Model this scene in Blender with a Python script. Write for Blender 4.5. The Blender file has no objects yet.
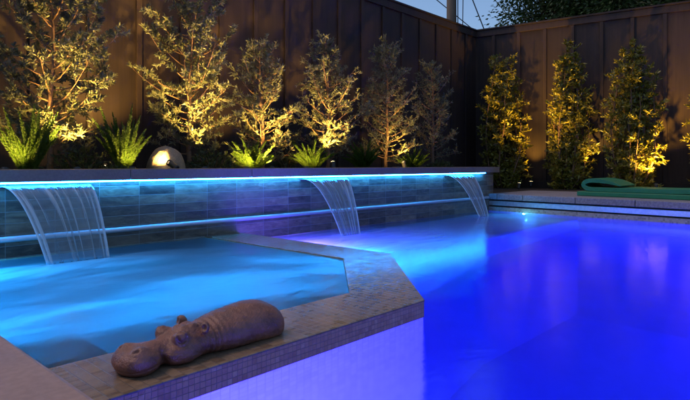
import bpy, math, random
import numpy as np
from mathutils import Vector, Matrix

random.seed(7)
RNG = np.random.default_rng(11)
S = bpy.context.scene
COL = S.collection

# ------------------------------------------------------------------ layout
FOC = 550.0                       # focal length in photo pixels (690 wide)
HOR = 165.0                       # horizon row
HEAD = math.radians(42.84)        # camera heading from +X (the raised wall runs along X)
FW = (math.cos(HEAD), math.sin(HEAD))
RT = (math.sin(HEAD), -math.cos(HEAD))
ZC = 0.372                        # camera above the deck (deck = 0)
Z_WATER, Z_DAM, Z_SPA = -0.215, -0.150, -0.156
WALL_Y = 3.489


def ray(px):
    t = (px - 345.0) / FOC
    return FW[0] + t * RT[0], FW[1] + t * RT[1]


def on_y(px, y):                  # plan point on the line Y = y seen in column px
    a, b = ray(px)
    d = y / b
    return a * d, y, d


def z_at(py, d):                  # height seen in row py at depth d
    return ZC - (py - HOR) * d / FOC


# ------------------------------------------------------------------ node helpers
def mat_new(name):
    m = bpy.data.materials.new(name)
    m.use_nodes = True
    t = m.node_tree
    for n in list(t.nodes):
        t.nodes.remove(n)
    out = t.nodes.new('ShaderNodeOutputMaterial')

    def N(kind, ins=None, o=0, **at):
        n = t.nodes.new('ShaderNode' + kind)
        for k, v in at.items():
            setattr(n, k, v)
        for k, v in (ins or {}).items():
            s = n.inputs[k]
            if isinstance(v, bpy.types.NodeSocket):
                t.links.new(v, s)
            elif isinstance(s.default_value, (float, int)) or isinstance(v, (float, int)):
                try:
                    s.default_value = v
                except TypeError:
                    s.default_value = (v, v, v)
            else:
                v = tuple(v)
                if len(v) == 3 and len(s.default_value) == 4:
                    v = v + (1.0,)
                s.default_value = v
        return n.outputs[o]

    def M(op, a, b=0.0, c=0.0, clamp=False):
        return N('Math', {0: a, 1: b, 2: c}, operation=op, use_clamp=clamp)

    def MIX(f, a, b, blend='MIX'):
        return N('Mix', {0: f, 6: a, 7: b}, 2, data_type='RGBA', blend_type=blend)

    def RAMP(f, stops):
        n = t.nodes.new('ShaderNodeValToRGB')
        el = n.color_ramp.elements
        while len(el) < len(stops):
            el.new(0.5)
        for e, (p, c) in zip(el, stops):
            e.position = p
            if not isinstance(c, tuple):
                c = (c, c, c)
            e.color = tuple(c) + (1.0,)
        t.links.new(f, n.inputs[0])
        return n.outputs[0]

    def OUT(s):
        t.links.new(s, out.inputs['Surface'])
    return m, N, M, MIX, RAMP, OUT


def pos_scaled(N, sc):
    p = N('NewGeometry', o=0)
    return N('VectorMath', {0: p, 1: sc}, operation='MULTIPLY')


def simple_mat(name, c1, c2, scale=(8, 8, 8), rough=0.6, bump=0.2, metal=0.0, fine=0.0, spec=0.5, bdist=0.01):
    m, N, M, MIX, RAMP, OUT = mat_new(name)
    v = pos_scaled(N, scale)
    n1 = N('TexNoise', {'Vector': v, 'Scale': 1.0, 'Detail': 6.0, 'Roughness': 0.62})
    f = RAMP(n1, [(0.32, 0.0), (0.68, 1.0)])
    c = MIX(f, c1, c2)
    if fine:
        n2 = N('TexNoise', {'Vector': v, 'Scale': 14.0, 'Detail': 3.0})
        c = MIX(fine, c, MIX(RAMP(n2, [(0.4, 0.0), (0.62, 1.0)]), tuple(0.45 * x for x in c1), tuple(min(1, 1.5 * x) for x in c2)))
        h = M('ADD', n1, M('MULTIPLY', n2, 0.5))
    else:
        h = n1
    b = N('Bump', {'Height': h, 'Strength': bump, 'Distance': bdist})
    r = M('ADD', M('MULTIPLY', n1, 0.25), rough - 0.12)
    OUT(N('BsdfPrincipled', {'Base Color': c, 'Roughness': r, 'Metallic': metal, 'Normal': b, 'Specular IOR Level': spec}))
    return m


def emit_mat(name, col, strength):
    m, N, M, MIX, RAMP, OUT = mat_new(name)
    OUT(N('Emission', {'Color': col, 'Strength': strength}))
    return m


def leaf_mat(name, c1, c2, trans=0.35, rough=0.45):
    m, N, M, MIX, RAMP, OUT = mat_new(name)
    a = N('Attribute', o=2, attribute_name='vary')
    c = MIX(a, c1, c2)
    n = N('TexNoise', {'Vector': pos_scaled(N, (9, 9, 9)), 'Scale': 1.0, 'Detail': 2.0})
    c = MIX(M('MULTIPLY', n, 0.5), c, tuple(0.6 * x for x in c1))
    p = N('BsdfPrincipled', {'Base Color': c, 'Roughness': rough, 'Specular IOR Level': 0.45})
    tr = N('BsdfTranslucent', {'Color': c})
    OUT(N('MixShader', {0: trans, 1: p, 2: tr}))
    return m


# ------------------------------------------------------------------ materials
MT = {}
MT['deck'] = simple_mat('deck_concrete', (0.27, 0.165, 0.122), (0.34, 0.212, 0.158), (5, 5, 5), 0.55, 0.25, fine=0.12, bdist=0.004)
MT['coping'] = simple_mat('grey_coping_concrete', (0.15, 0.14, 0.16), (0.21, 0.20, 0.22), (4, 4, 4), 0.6, 0.3, fine=0.3, bdist=0.004)
MT['cap'] = simple_mat('wall_cap_stone', (0.155, 0.105, 0.09), (0.215, 0.15, 0.13), (5, 5, 5), 0.5, 0.25, fine=0.12, bdist=0.004)
MT['soil'] = simple_mat('bark_mulch', (0.018, 0.012, 0.008), (0.05, 0.034, 0.022), (22, 22, 22), 0.9, 1.0, fine=0.5, bdist=0.03)
MT['ground'] = simple_mat('dry_ground', (0.05, 0.05, 0.03), (0.09, 0.08, 0.05), (0.6, 0.6, 0.6), 0.9, 0.5)
MT['plaster'] = simple_mat('pool_plaster', (0.70, 0.73, 0.76), (0.80, 0.82, 0.84), (5, 5, 5), 0.6, 0.15, fine=0.15)
MT['pool_finish'] = simple_mat('lamp_blue_pool_finish', (0.045, 0.11, 0.60), (0.065, 0.15, 0.70), (3, 3, 3), 0.6, 0.15, fine=0.15)  # blue of the underwater lamps put into the plaster colour
MT['shelf_finish'] = simple_mat('cyan_lit_shelf_finish', (0.07, 0.20, 0.60), (0.11, 0.27, 0.70), (3, 3, 3), 0.6, 0.15, fine=0.15)  # lighter, greener copy of the pool finish, with the cyan light painted in
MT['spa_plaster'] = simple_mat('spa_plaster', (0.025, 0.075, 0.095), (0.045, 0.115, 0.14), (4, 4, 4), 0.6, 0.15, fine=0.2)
MT['steel'] = simple_mat('brushed_steel', (0.55, 0.55, 0.57), (0.70, 0.70, 0.72), (1.5, 40, 40), 0.42, 0.05, metal=1.0)
MT['rail_steel'] = simple_mat('satin_rail_steel', (0.50, 0.48, 0.50), (0.60, 0.58, 0.60), (1.5, 40, 40), 0.5, 0.05, metal=0.45)
MT['black_metal'] = simple_mat('black_metal', (0.012, 0.012, 0.013), (0.025, 0.024, 0.024), (20, 20, 20), 0.45, 0.1)
MT['dark_gap'] = simple_mat('gap_shade', (0.008, 0.008, 0.009), (0.014, 0.014, 0.015), (20, 20, 20), 0.6, 0.1)  # near-black colour stands for the shade in the coping gap
MT['foam_green'] = simple_mat('green_foam', (0.005, 0.110, 0.045), (0.007, 0.150, 0.062), (12, 12, 12), 0.55, 0.12, fine=0.12, bdist=0.003)
MT['trunk'] = simple_mat('bark', (0.10, 0.055, 0.03), (0.19, 0.11, 0.065), (30, 30, 8), 0.8, 0.7, bdist=0.006)
MT['stake'] = simple_mat('stake_wood', (0.13, 0.10, 0.09), (0.20, 0.16, 0.14), (30, 30, 5), 0.8, 0.4)
MT['pole'] = simple_mat('pole_wood', (0.10, 0.075, 0.055), (0.17, 0.13, 0.10), (25, 25, 1.2), 0.85, 0.6)
MT['cable'] = simple_mat('cable_rubber', (0.01, 0.01, 0.012), (0.015, 0.015, 0.018), (5, 5, 5), 0.6, 0.0)
MT['rock'] = simple_mat('pale_rock', (0.15, 0.12, 0.085), (0.24, 0.19, 0.14), (9, 9, 9), 0.75, 0.6, fine=0.3, bdist=0.01)
MT['leaf_tree'] = leaf_mat('grey_green_leaf', (0.08, 0.095, 0.05), (0.19, 0.20, 0.12), 0.25)
MT['leaf_shrub'] = leaf_mat('glossy_oval_leaf', (0.12, 0.13, 0.014), (0.28, 0.235, 0.035), 0.25, 0.35)
MT['leaf_fern'] = leaf_mat('fern_needles', (0.055, 0.115, 0.012), (0.095, 0.17, 0.022), 0.35)
MT['leaf_low'] = leaf_mat('low_leaf', (0.03, 0.05, 0.015), (0.07, 0.09, 0.03), 0.25)
MT['leaf_far'] = leaf_mat('far_leaf', (0.025, 0.055, 0.015), (0.06, 0.11, 0.03), 0.3)
MT['led'] = emit_mat('led_strip_light', (0.016, 0.29, 0.95), 105.0)
MT['lens'] = emit_mat('warm_lamp_lens', (1.0, 0.72, 0.32), 30.0)
MT['cool_lens'] = emit_mat('cool_lamp_lens', (0.35, 1.0, 0.8), 6.0)
MT['blue_lens'] = emit_mat('blue_lamp_lens', (0.10, 0.10, 1.0), 8.0)


def make_fence_mat():
    m, N, M, MIX, RAMP, OUT = mat_new('stained_fence_wood')
    v = pos_scaled(N, (26, 26, 1.3))
    n1 = N('TexNoise', {'Vector': v, 'Scale': 1.0, 'Detail': 7.0, 'Roughness': 0.6, 'Distortion': 0.4})
    v2 = pos_scaled(N, (1.6, 1.6, 0.9))
    n2 = N('TexNoise', {'Vector': v2, 'Scale': 1.0, 'Detail': 4.0})
    c = MIX(RAMP(n1, [(0.3, 0.0), (0.7, 1.0)]), (0.021, 0.0135, 0.0115), (0.036, 0.0225, 0.0175))
    c = MIX(M('MULTIPLY', RAMP(n2, [(0.4, 0.0), (0.7, 1.0)]), 0.5), c, (0.0175, 0.0115, 0.0115))
    oi = N('ObjectInfo', o=5)
    n3 = N('TexNoise', {'Vector': pos_scaled(N, (60, 60, 2.2)), 'Scale': 1.0, 'Detail': 3.0})
    tone = M('ADD', 0.70, M('ADD', M('MULTIPLY', oi, 0.45), M('MULTIPLY', n3, 0.30)))
    c = MIX(1.0, c, N('CombineXYZ', {'X': tone, 'Y': tone, 'Z': tone}), 'MULTIPLY')
    b = N('Bump', {'Height': n1, 'Strength': 0.35, 'Distance': 0.004})
    OUT(N('BsdfPrincipled', {'Base Color': c, 'Roughness': 0.7, 'Normal': b, 'Specular IOR Level': 0.3}))
    return m


MT['fence'] = make_fence_mat()


def make_wall_tile():
    m, N, M, MIX, RAMP, OUT = mat_new('slate_wall_tile')
    g = N('NewGeometry', o=0)
    sp = N('SeparateXYZ', {0: g})
    sn = sp.node
    u = M('ADD', sn.outputs['X'], sn.outputs['Y'])
    wv = N('CombineXYZ', {'X': u, 'Y': M('ADD', sn.outputs['Z'], 0.215)})
    br = N('TexBrick', {'Vector': wv, 'Color1': (0, 0, 0), 'Color2': (1, 1, 1), 'Mortar': (0.5, 0.5, 0.5), 'Scale': 1.0,
                        'Mortar Size': 0.0018, 'Mortar Smooth': 0.3, 'Bias': 0.0, 'Brick Width': 0.262, 'Row Height': 0.0645},
           offset=0.0, squash=1.0)
    fac = br.node.outputs['Fac']
    v = N('VectorMath', {0: g, 1: (9, 9, 34)}, operation='MULTIPLY')
    n1 = N('TexNoise', {'Vector': v, 'Scale': 1.0, 'Detail': 7.0, 'Roughness': 0.65, 'Distortion': 0.5})
    n2 = N('TexNoise', {'Vector': N('VectorMath', {0: g, 1: (3, 3, 9)}, operation='MULTIPLY'), 'Scale': 1.0, 'Detail': 3.0})
    tone = M('ADD', M('MULTIPLY', br, 0.26), M('MULTIPLY', n1, 0.85))
    c = RAMP(tone, [(0.30, (0.030, 0.022, 0.017)), (0.48, (0.085, 0.060, 0.042)), (0.62, (0.16, 0.112, 0.072)), (0.82, (0.27, 0.195, 0.125))])
    c = MIX(M('MULTIPLY', RAMP(n2, [(0.45, 0.0), (0.65, 1.0)]), 0.5), c, (0.10, 0.078, 0.060))
    c = MIX(fac, c, (0.22, 0.20, 0.18))
    h = M('SUBTRACT', M('ADD', M('MULTIPLY', n1, 0.7), M('MULTIPLY', br, 0.35)), M('MULTIPLY', fac, 1.0))
    b = N('Bump', {'Height': h, 'Strength': 0.7, 'Distance': 0.006})
    OUT(N('BsdfPrincipled', {'Base Color': c, 'Roughness': M('ADD', 0.34, M('MULTIPLY', n1, 0.3)), 'Normal': b, 'Specular IOR Level': 0.3}))
    return m


MT['wall_tile'] = make_wall_tile()


def make_mosaic(name, size, pal, grout, rough=0.3, wet=0.0, bmp=0.6):
    """square mosaic: 3-D cells, joints only across the axes that lie in the face"""
    m, N, M, MIX, RAMP, OUT = mat_new(name)
    geo = N('NewGeometry', o=0)
    gn = geo.node
    sc = N('VectorMath', {0: geo, 1: tuple(1.0 / s for s in size)}, operation='MULTIPLY')
    nrm = N('VectorMath', {0: gn.outputs['True Normal']}, operation='ABSOLUTE')
    off = N('VectorMath', {0: nrm, 1: (0.5, 0.5, 0.5)}, operation='MULTIPLY')
    sc2 = N('VectorMath', {0: sc, 1: (0.013, 0.017, 0.019)}, operation='ADD')
    cell = N('VectorMath', {0: sc2}, operation='FLOOR')
    fr = N('VectorMath', {0: sc2}, operation='FRACTION')
    d = N('VectorMath', {0: N('VectorMath', {0: fr, 1: (0.5, 0.5, 0.5)}, operation='SUBTRACT')}, operation='ABSOLUTE')
    ds = N('SeparateXYZ', {0: d}).node
    ns = N('SeparateXYZ', {0: nrm}).node
    es = []
    for ax in 'XYZ':
        e = M('MULTIPLY', M('SUBTRACT', ds.outputs[ax], 0.44), 1 / 0.04, clamp=True)
        e = M('MULTIPLY', e, M('LESS_THAN', ns.outputs[ax], 0.85))
        es.append(e)
    joint = M('MAXIMUM', M('MAXIMUM', es[0], es[1]), es[2])
    keep = N('VectorMath', {0: N('VectorMath', {0: (1, 1, 1), 1: nrm}, operation='SUBTRACT')}, operation='ROUND' if False else 'CEIL')
    wn = N('TexWhiteNoise', {'Vector': N('VectorMath', {0: cell, 1: (1.0, 1.0, 1.0)}, operation='MULTIPLY')}, 0)
    n1 = N('TexNoise', {'Vector': N('VectorMath', {0: geo, 1: (14, 14, 14)}, operation='MULTIPLY'), 'Scale': 1.0, 'Detail': 5.0})
    n2 = N('TexNoise', {'Vector': N('VectorMath', {0: geo, 1: (90, 90, 90)}, operation='MULTIPLY'), 'Scale': 1.0, 'Detail': 3.0})
    tone = M('ADD', M('MULTIPLY', wn, 0.55), M('MULTIPLY', M('ADD', n1, n2), 0.28))
    st = [(i / (len(pal) - 1) * 0.8 + 0.1, c) for i, c in enumerate(pal)]
    c = MIX(joint, RAMP(tone, st), grout)
    h = M('SUBTRACT', M('ADD', M('MULTIPLY', wn, 0.5), M('MULTIPLY', n2, 0.5)), joint)
    b = N('Bump', {'Height': h, 'Strength': bmp, 'Distance': 0.003})
    r = M('SUBTRACT', M('ADD', M('ADD', M('MULTIPLY', n1, 0.28), M('MULTIPLY', joint, 0.5)), rough), wet)
    OUT(N('BsdfPrincipled', {'Base Color': c, 'Roughness': r, 'Normal': b}))
    return m


BROWNS = [(0.24, 0.11, 0.065), (0.38, 0.19, 0.11), (0.50, 0.28, 0.16), (0.40, 0.20, 0.13), (0.58, 0.37, 0.22)]
MT['mosaic'] = make_mosaic('brown_square_mosaic', (0.0165, 0.0165, 0.0165), BROWNS, (0.20, 0.16, 0.14), 0.28)
MT['dam_top'] = make_mosaic('wet_stone_strips', (0.032, 0.0145, 0.0165), [(0.075, 0.048, 0.030), (0.15, 0.098, 0.060), (0.25, 0.17, 0.105), (0.16, 0.105, 0.068)],
                            (0.095, 0.068, 0.048), 0.05, 0.0, 0.16)
MT['dark_mosaic'] = make_mosaic('dark_step_mosaic', (0.012, 0.012, 0.012), [(0.03, 0.025, 0.022), (0.055, 0.045, 0.038), (0.08, 0.065, 0.05)],
                                (0.05, 0.045, 0.04), 0.35)
MT['white_mosaic'] = make_mosaic('white_square_mosaic', (0.03, 0.03, 0.03), [(0.55, 0.55, 0.58), (0.72, 0.72, 0.75), (0.82, 0.82, 0.84), (0.66, 0.66, 0.70)], (0.60, 0.60, 0.62), 0.4, 0.0, 0.3)
MT['grey_mosaic'] = make_mosaic('grey_square_mosaic', (0.02, 0.02, 0.02), [(0.09, 0.09, 0.09), (0.2, 0.19, 0.18), (0.33, 0.31, 0.29), (0.25, 0.24, 0.22)],
                                (0.28, 0.27, 0.26), 0.3)


def make_water(name, tint, foams, ripple=(3.2, 3.2, 1), bump=0.10, rough=0.07, foamcol=(0.62, 0.86, 0.95), thick=0.85, blur=0.3, churn=((0.25, 0.5), (0.75, 1.0))):
    churn_stops = list(churn)
    """calm long-exposure water: clear body, Fresnel sheen, milky aerated patches where the sheets land"""
    m, N, M, MIX, RAMP, OUT = mat_new(name)
    g = N('NewGeometry', o=0)
    sp = N('SeparateXYZ', {0: g}).node
    v = N('VectorMath', {0: g, 1: ripple}, operation='MULTIPLY')
    n1 = N('TexNoise', {'Vector': v, 'Scale': 1.0, 'Detail': 3.0, 'Roughness': 0.5, 'Distortion': 0.8})
    n2 = N('TexNoise', {'Vector': v, 'Scale': 5.0, 'Detail': 3.0, 'Roughness': 0.55, 'Distortion': 0.4})
    b = N('Bump', {'Height': M('ADD', n1, M('MULTIPLY', n2, 0.22)), 'Strength': bump, 'Distance': 0.05})
    fr = N('Fresnel', {'IOR': 1.33, 'Normal': b})
    rf = N('BsdfRefraction', {'Color': tint, 'Roughness': blur, 'IOR': 1.33, 'Normal': b})
    tr = N('MixShader', {0: 0.12, 1: rf, 2: N('BsdfTransparent', {'Color': tint})})
    gl = N('BsdfGlossy', {'Color': (0.95, 0.97, 1.0), 'Roughness': rough, 'Normal': b})
    body = N('MixShader', {0: fr, 1: tr, 2: gl})
    tot = None
    for (x0, y0, rx, ry, s, pw) in foams:
        dx = M('MULTIPLY', M('SUBTRACT', sp.outputs['X'], x0), 1 / rx)
        dy = M('MULTIPLY', M('SUBTRACT', sp.outputs['Y'], y0), 1 / ry)
        r2 = M('ADD', M('MULTIPLY', dx, dx), M('MULTIPLY', dy, dy))
        f = M('MULTIPLY', M('POWER', M('SUBTRACT', 1.0, r2, clamp=True), pw), s)
        tot = f if tot is None else M('MAXIMUM', tot, f)
    vf = N('VectorMath', {0: g, 1: (1.3, 3.6, 1)}, operation='MULTIPLY')
    n3 = N('TexNoise', {'Vector': vf, 'Scale': 1.0, 'Detail': 5.0, 'Roughness': 0.55, 'Distortion': 1.2})
    vs = N('VectorMath', {0: g, 1: (5.0, 34.0, 1)}, operation='MULTIPLY')
    n4 = N('TexNoise', {'Vector': vs, 'Scale': 1.0, 'Detail': 3.0, 'Distortion': 0.6})
    churn = RAMP(M('ADD', M('MULTIPLY', n3, 0.85), M('MULTIPLY', n4, 0.15)), churn_stops)
    churn = M('MAXIMUM', churn, M('MULTIPLY', M('SUBTRACT', tot, 0.70, clamp=True), 2.2, clamp=True))
    mask = M('MULTIPLY', M('MULTIPLY', tot, churn), thick, clamp=True)
    fd = N('BsdfDiffuse', {'Color': foamcol, 'Normal': b})
    ft = N('BsdfTranslucent', {'Color': foamcol, 'Normal': b})
    fo = N('MixShader', {0: 0.85, 1: fd, 2: ft})
    fo = N('MixShader', {0: M('MULTIPLY', fr, 0.8), 1: fo, 2: gl})
    OUT(N('MixShader', {0: mask, 1: body, 2: fo}))
    return m


MT['pool_water'] = make_water('pool_water', (0.86, 0.92, 1.0), [
    (3.42, 2.70, 1.25, 1.0, 0.9, 1.0), (3.42, 3.10, 0.40, 0.28, 1.0, 0.8), (5.68, 3.10, 0.40, 0.30, 0.8, 0.8),
    (4.6, 2.75, 1.9, 0.8, 0.35, 1.0), (3.2, 2.0, 0.8, 0.6, 0.4, 1.0)], (2.2, 2.2, 1), 0.06, 0.15, blur=0.17)
MT['spa_water'] = make_water('spa_water', (0.80, 0.95, 1.0), [
    (1.22, 2.97, 0.80, 0.30, 1.0, 0.9), (1.15, 2.60, 0.85, 0.75, 0.55, 1.2), (0.55, 2.10, 0.50, 0.24, 0.95, 1.0), (1.80, 2.80, 0.40, 0.28, 0.5, 1.0)], (3.0, 3.6, 1), 0.07, 0.20, churn=((0.34, 0.0), (0.66, 1.0)))


def make_sheet_mat():
    m, N, M, MIX, RAMP, OUT = mat_new('falling_water_sheet')
    uv = N('UVMap', uv_map='flow')
    v = N('VectorMath', {0: uv, 1: (12.0, 0.42, 1)}, operation='MULTIPLY')
    oi = N('ObjectInfo', o=5)
    v = N('VectorMath', {0: v, 1: N('CombineXYZ', {'X': M('MULTIPLY', oi, 37.0)})}, operation='ADD')
    n1 = N('TexNoise', {'Vector': v, 'Scale': 1.0, 'Detail': 4.0, 'Roughness': 0.6, 'Distortion': 0.15})
    n2 = N('TexNoise', {'Vector': v, 'Scale': 3.4, 'Detail': 2.0})
    s = RAMP(M('ADD', M('MULTIPLY', n1, 0.75), M('MULTIPLY', n2, 0.25)), [(0.54, 0.0), (0.62, 1.0)])
    su = N('SeparateXYZ', {0: uv}).node
    edge = M('ABSOLUTE', M('SUBTRACT', su.outputs['X'], 0.5))
    edge = RAMP(edge, [(0.455, 0.0), (0.49, 1.0)])
    s = M('MAXIMUM', s, M('MULTIPLY', edge, 0.9))
    top = RAMP(su.outputs['Y'], [(0.0, 0.42), (0.22, 0.02)])
    s = M('MULTIPLY', s, RAMP(su.outputs['Y'], [(0.0, 0.12), (0.16, 1.0), (1.0, 0.7)]))
    s = M('MAXIMUM', s, M('MULTIPLY', edge, 0.95))
    a = M('ADD', M('MULTIPLY', s, 0.85), M('MULTIPLY', top, 0.8), clamp=True)
    a = M('ADD', M('MULTIPLY', a, 0.88), 0.12)
    b = N('Bump', {'Height': n1, 'Strength': 0.5, 'Distance': 0.02})
    tr = N('BsdfTransparent', {'Color': (0.96, 0.98, 1.0)})
    fd = N('BsdfDiffuse', {'Color': (0.74, 0.89, 0.98)})
    ft = N('BsdfTranslucent', {'Color': (0.74, 0.89, 0.98)})
    gl = N('BsdfGlossy', {'Roughness': 0.12, 'Normal': b})
    f = N('MixShader', {0: 0.5, 1: fd, 2: ft})
    f = N('MixShader', {0: 0.25, 1: f, 2: gl})
    clear = N('MixShader', {0: N('Fresnel', {'IOR': 1.25, 'Normal': b}), 1: tr, 2: gl})
    OUT(N('MixShader', {0: a, 1: clear, 2: f}))
    return m


MT['sheet'] = make_sheet_mat()


def make_hippo_mat():
    m, N, M, MIX, RAMP, OUT = mat_new('weathered_bronze_brown')
    g = N('NewGeometry', o=0)
    n1 = N('TexNoise', {'Vector': N('VectorMath', {0: g, 1: (26, 26, 26)}, operation='MULTIPLY'), 'Scale': 1.0, 'Detail': 6.0, 'Roughness': 0.65})
    n2 = N('TexNoise', {'Vector': N('VectorMath', {0: g, 1: (240, 240, 240)}, operation='MULTIPLY'), 'Scale': 1.0, 'Detail': 3.0})
    n3 = N('TexNoise', {'Vector': N('VectorMath', {0: g, 1: (8, 8, 8)}, operation='MULTIPLY'), 'Scale': 1.0, 'Detail': 2.0})
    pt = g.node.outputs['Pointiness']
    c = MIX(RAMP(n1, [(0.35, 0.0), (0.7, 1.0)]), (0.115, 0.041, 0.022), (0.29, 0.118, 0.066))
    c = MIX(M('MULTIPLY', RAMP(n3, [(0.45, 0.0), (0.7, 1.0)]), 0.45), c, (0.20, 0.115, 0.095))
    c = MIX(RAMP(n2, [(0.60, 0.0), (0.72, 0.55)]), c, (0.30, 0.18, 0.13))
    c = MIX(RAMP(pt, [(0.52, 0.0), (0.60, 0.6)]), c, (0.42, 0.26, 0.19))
    c = MIX(RAMP(pt, [(0.40, 0.75), (0.48, 0.0)]), c, (0.055, 0.026, 0.02))  # shade in eye sockets and creases painted into the colour
    b = N('Bump', {'Height': M('ADD', M('MULTIPLY', n1, 0.6), M('MULTIPLY', n2, 0.5)), 'Strength': 0.8, 'Distance': 0.006})
    OUT(N('BsdfPrincipled', {'Base Color': c, 'Roughness': M('ADD', 0.34, M('MULTIPLY', n1, 0.25)), 'Normal': b}))
    return m


MT['hippo'] = make_hippo_mat()


# ------------------------------------------------------------------ mesh helpers
class MB:
    def __init__(self):
        self.v, self.f = [], []

    def add(self, verts, faces):
        o = len(self.v)
        self.v += [tuple(map(float, p)) for p in verts]
        self.f += [tuple(i + o for i in f) for f in faces]
        return self

    def box(self, x0, x1, y0, y1, z0, z1):
        return self.add([(x0, y0, z0), (x1, y0, z0), (x1, y1, z0), (x0, y1, z0), (x0, y0, z1), (x1, y0, z1), (x1, y1, z1), (x0, y1, z1)],
                        [(0, 3, 2, 1), (4, 5, 6, 7), (0, 1, 5, 4), (1, 2, 6, 5), (2, 3, 7, 6), (3, 0, 4, 7)])

    def prism(self, poly, z0, z1):            # poly counter-clockwise in plan
        n = len(poly)
        vs = [(x, y, z0) for x, y in poly] + [(x, y, z1) for x, y in poly]
        fs = [tuple(range(n - 1, -1, -1)), tuple(range(n, 2 * n))]
        fs += [(i, (i + 1) % n, n + (i + 1) % n, n + i) for i in range(n)]
        return self.add(vs, fs)

    def sheet(self, poly, z):
        return self.add([(x, y, z) for x, y in poly], [tuple(range(len(poly)))])

    def tube(self, pts, rad, n=8, caps=True):
        pts = [Vector(p) for p in pts]
        if not hasattr(rad, '__len__'):
            rad = [rad] * len(pts)
        vs, fs = [], []
        ref = Vector((0.31, 0.17, 0.93))
        for i, p in enumerate(pts):
            d = (pts[min(i + 1, len(pts) - 1)] - pts[max(i - 1, 0)]).normalized()
            a = d.cross(ref)
            if a.length < 1e-3:
                a = d.cross(Vector((1, 0, 0)))
            a.normalize()
            b = d.cross(a)
            for k in range(n):
                t = 2 * math.pi * k / n
                vs.append(p + (a * math.cos(t) + b * math.sin(t)) * rad[i])
        for i in range(len(pts) - 1):
            for k in range(n):
                k2 = (k + 1) % n
                fs.append((i * n + k, i * n + k2, (i + 1) * n + k2, (i + 1) * n + k))
        if caps:
            fs.append(tuple(range(n - 1, -1, -1)))
            fs.append(tuple((len(pts) - 1) * n + k for k in range(n)))
        return self.add(vs, fs)

    def build(self, name, mat, parent=None, smooth=False, bevel=0.0):
        off = Vector(parent['_loc']) if parent is not None else Vector((0, 0, 0))
        me = bpy.data.meshes.new(name)
        me.from_pydata([(p[0] - off.x, p[1] - off.y, p[2] - off.z) for p in self.v], [], self.f)
        me.materials.append(MT[mat] if isinstance(mat, str) else mat)
        if smooth:
            me.polygons.foreach_set('use_smooth', [True] * len(me.polygons))
        me.update()
        o = bpy.data.objects.new(name, me)
        COL.objects.link(o)
        if parent is not None:
            o.parent = parent
            o['_loc'] = parent['_loc']
        else:
            o['_loc'] = (0.0, 0.0, 0.0)
        if bevel:
            b = o.modifiers.new('Bevel', 'BEVEL')
            b.width, b.segments, b.limit_method = bevel, 2, 'ANGLE'
        return o


def tag(o, label=None, cat=None, group=None, kind=None):
    for k, v in (('label', label), ('category', cat), ('group', group), ('kind', kind)):
        if v:
            o[k] = v
    return o


def thing(name, loc, label, cat, group=None):
    o = bpy.data.objects.new(name, None)
    o.empty_display_size = 0.1
    o.location = loc
    o['_loc'] = tuple(map(float, loc))
    COL.objects.link(o)
    return tag(o, label, cat, group)


def lamp(kind, name, loc, power, color, parent=None, target=None, radius=0.02, angle=60, blend=0.6):
    L = bpy.data.lights.new(name, kind)
    L.energy, L.color = power, color
    if kind in ('POINT', 'SPOT'):
        L.shadow_soft_size = radius
    if kind == 'SPOT':
        L.spot_size, L.spot_blend = math.radians(angle), blend
    o = bpy.data.objects.new(name, L)
    COL.objects.link(o)
    off = Vector(parent['_loc']) if parent is not None else Vector((0, 0, 0))
    o.location = Vector(loc) - off
    if target is not None:
        o.rotation_euler = (Vector(target) - Vector(loc)).to_track_quat('-Z', 'Y').to_euler()
    if parent is not None:
        o.parent = parent
    return o


def leaves_mesh(name, mat, P, D, L, W, parent, fold=0.25, blunt=0.45):
    """one mesh of many small pointed leaves: P base points, D directions, L lengths, W widths"""
    n = len(P)
    D = D / np.maximum(np.linalg.norm(D, axis=1, keepdims=True), 1e-6)
    r = RNG.normal(size=(n, 3))
    A = np.cross(D, r)
    A /= np.maximum(np.linalg.norm(A, axis=1, keepdims=True), 1e-6)
    B = np.cross(D, A)
    L, W = L[:, None], W[:, None]
    mid = P + D * L * blunt
    V = np.stack([P, mid + A * W * .5 + B * W * fold, P + D * L, mid - A * W * .5 + B * W * fold], 1).reshape(-1, 3)
    off = np.array(parent['_loc']) if parent is not None else np.zeros(3)
    V = V - off
    me = bpy.data.meshes.new(name)
    me.vertices.add(4 * n)
    me.vertices.foreach_set('co', V.astype(np.float32).ravel())
    idx = np.arange(4 * n, dtype=np.int32).reshape(n, 4)
    tri = np.stack([idx[:, [0, 1, 2]], idx[:, [0, 2, 3]]], 1).reshape(-1)
    me.loops.add(6 * n)
    me.loops.foreach_set('vertex_index', tri.astype(np.int32))
    me.polygons.add(2 * n)
    me.polygons.foreach_set('loop_start', np.arange(0, 6 * n, 3, dtype=np.int32))
    me.polygons.foreach_set('loop_total', np.full(2 * n, 3, dtype=np.int32))
    at = me.attributes.new('vary', 'FLOAT', 'POINT')
    at.data.foreach_set('value', np.repeat(RNG.random(n), 4).astype(np.float32))
    me.materials.append(MT[mat])
    me.update(calc_edges=True)
    me.validate()
    o = bpy.data.objects.new(name, me)
    COL.objects.link(o)
    if parent is not None:
        o.parent = parent
    return o


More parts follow.
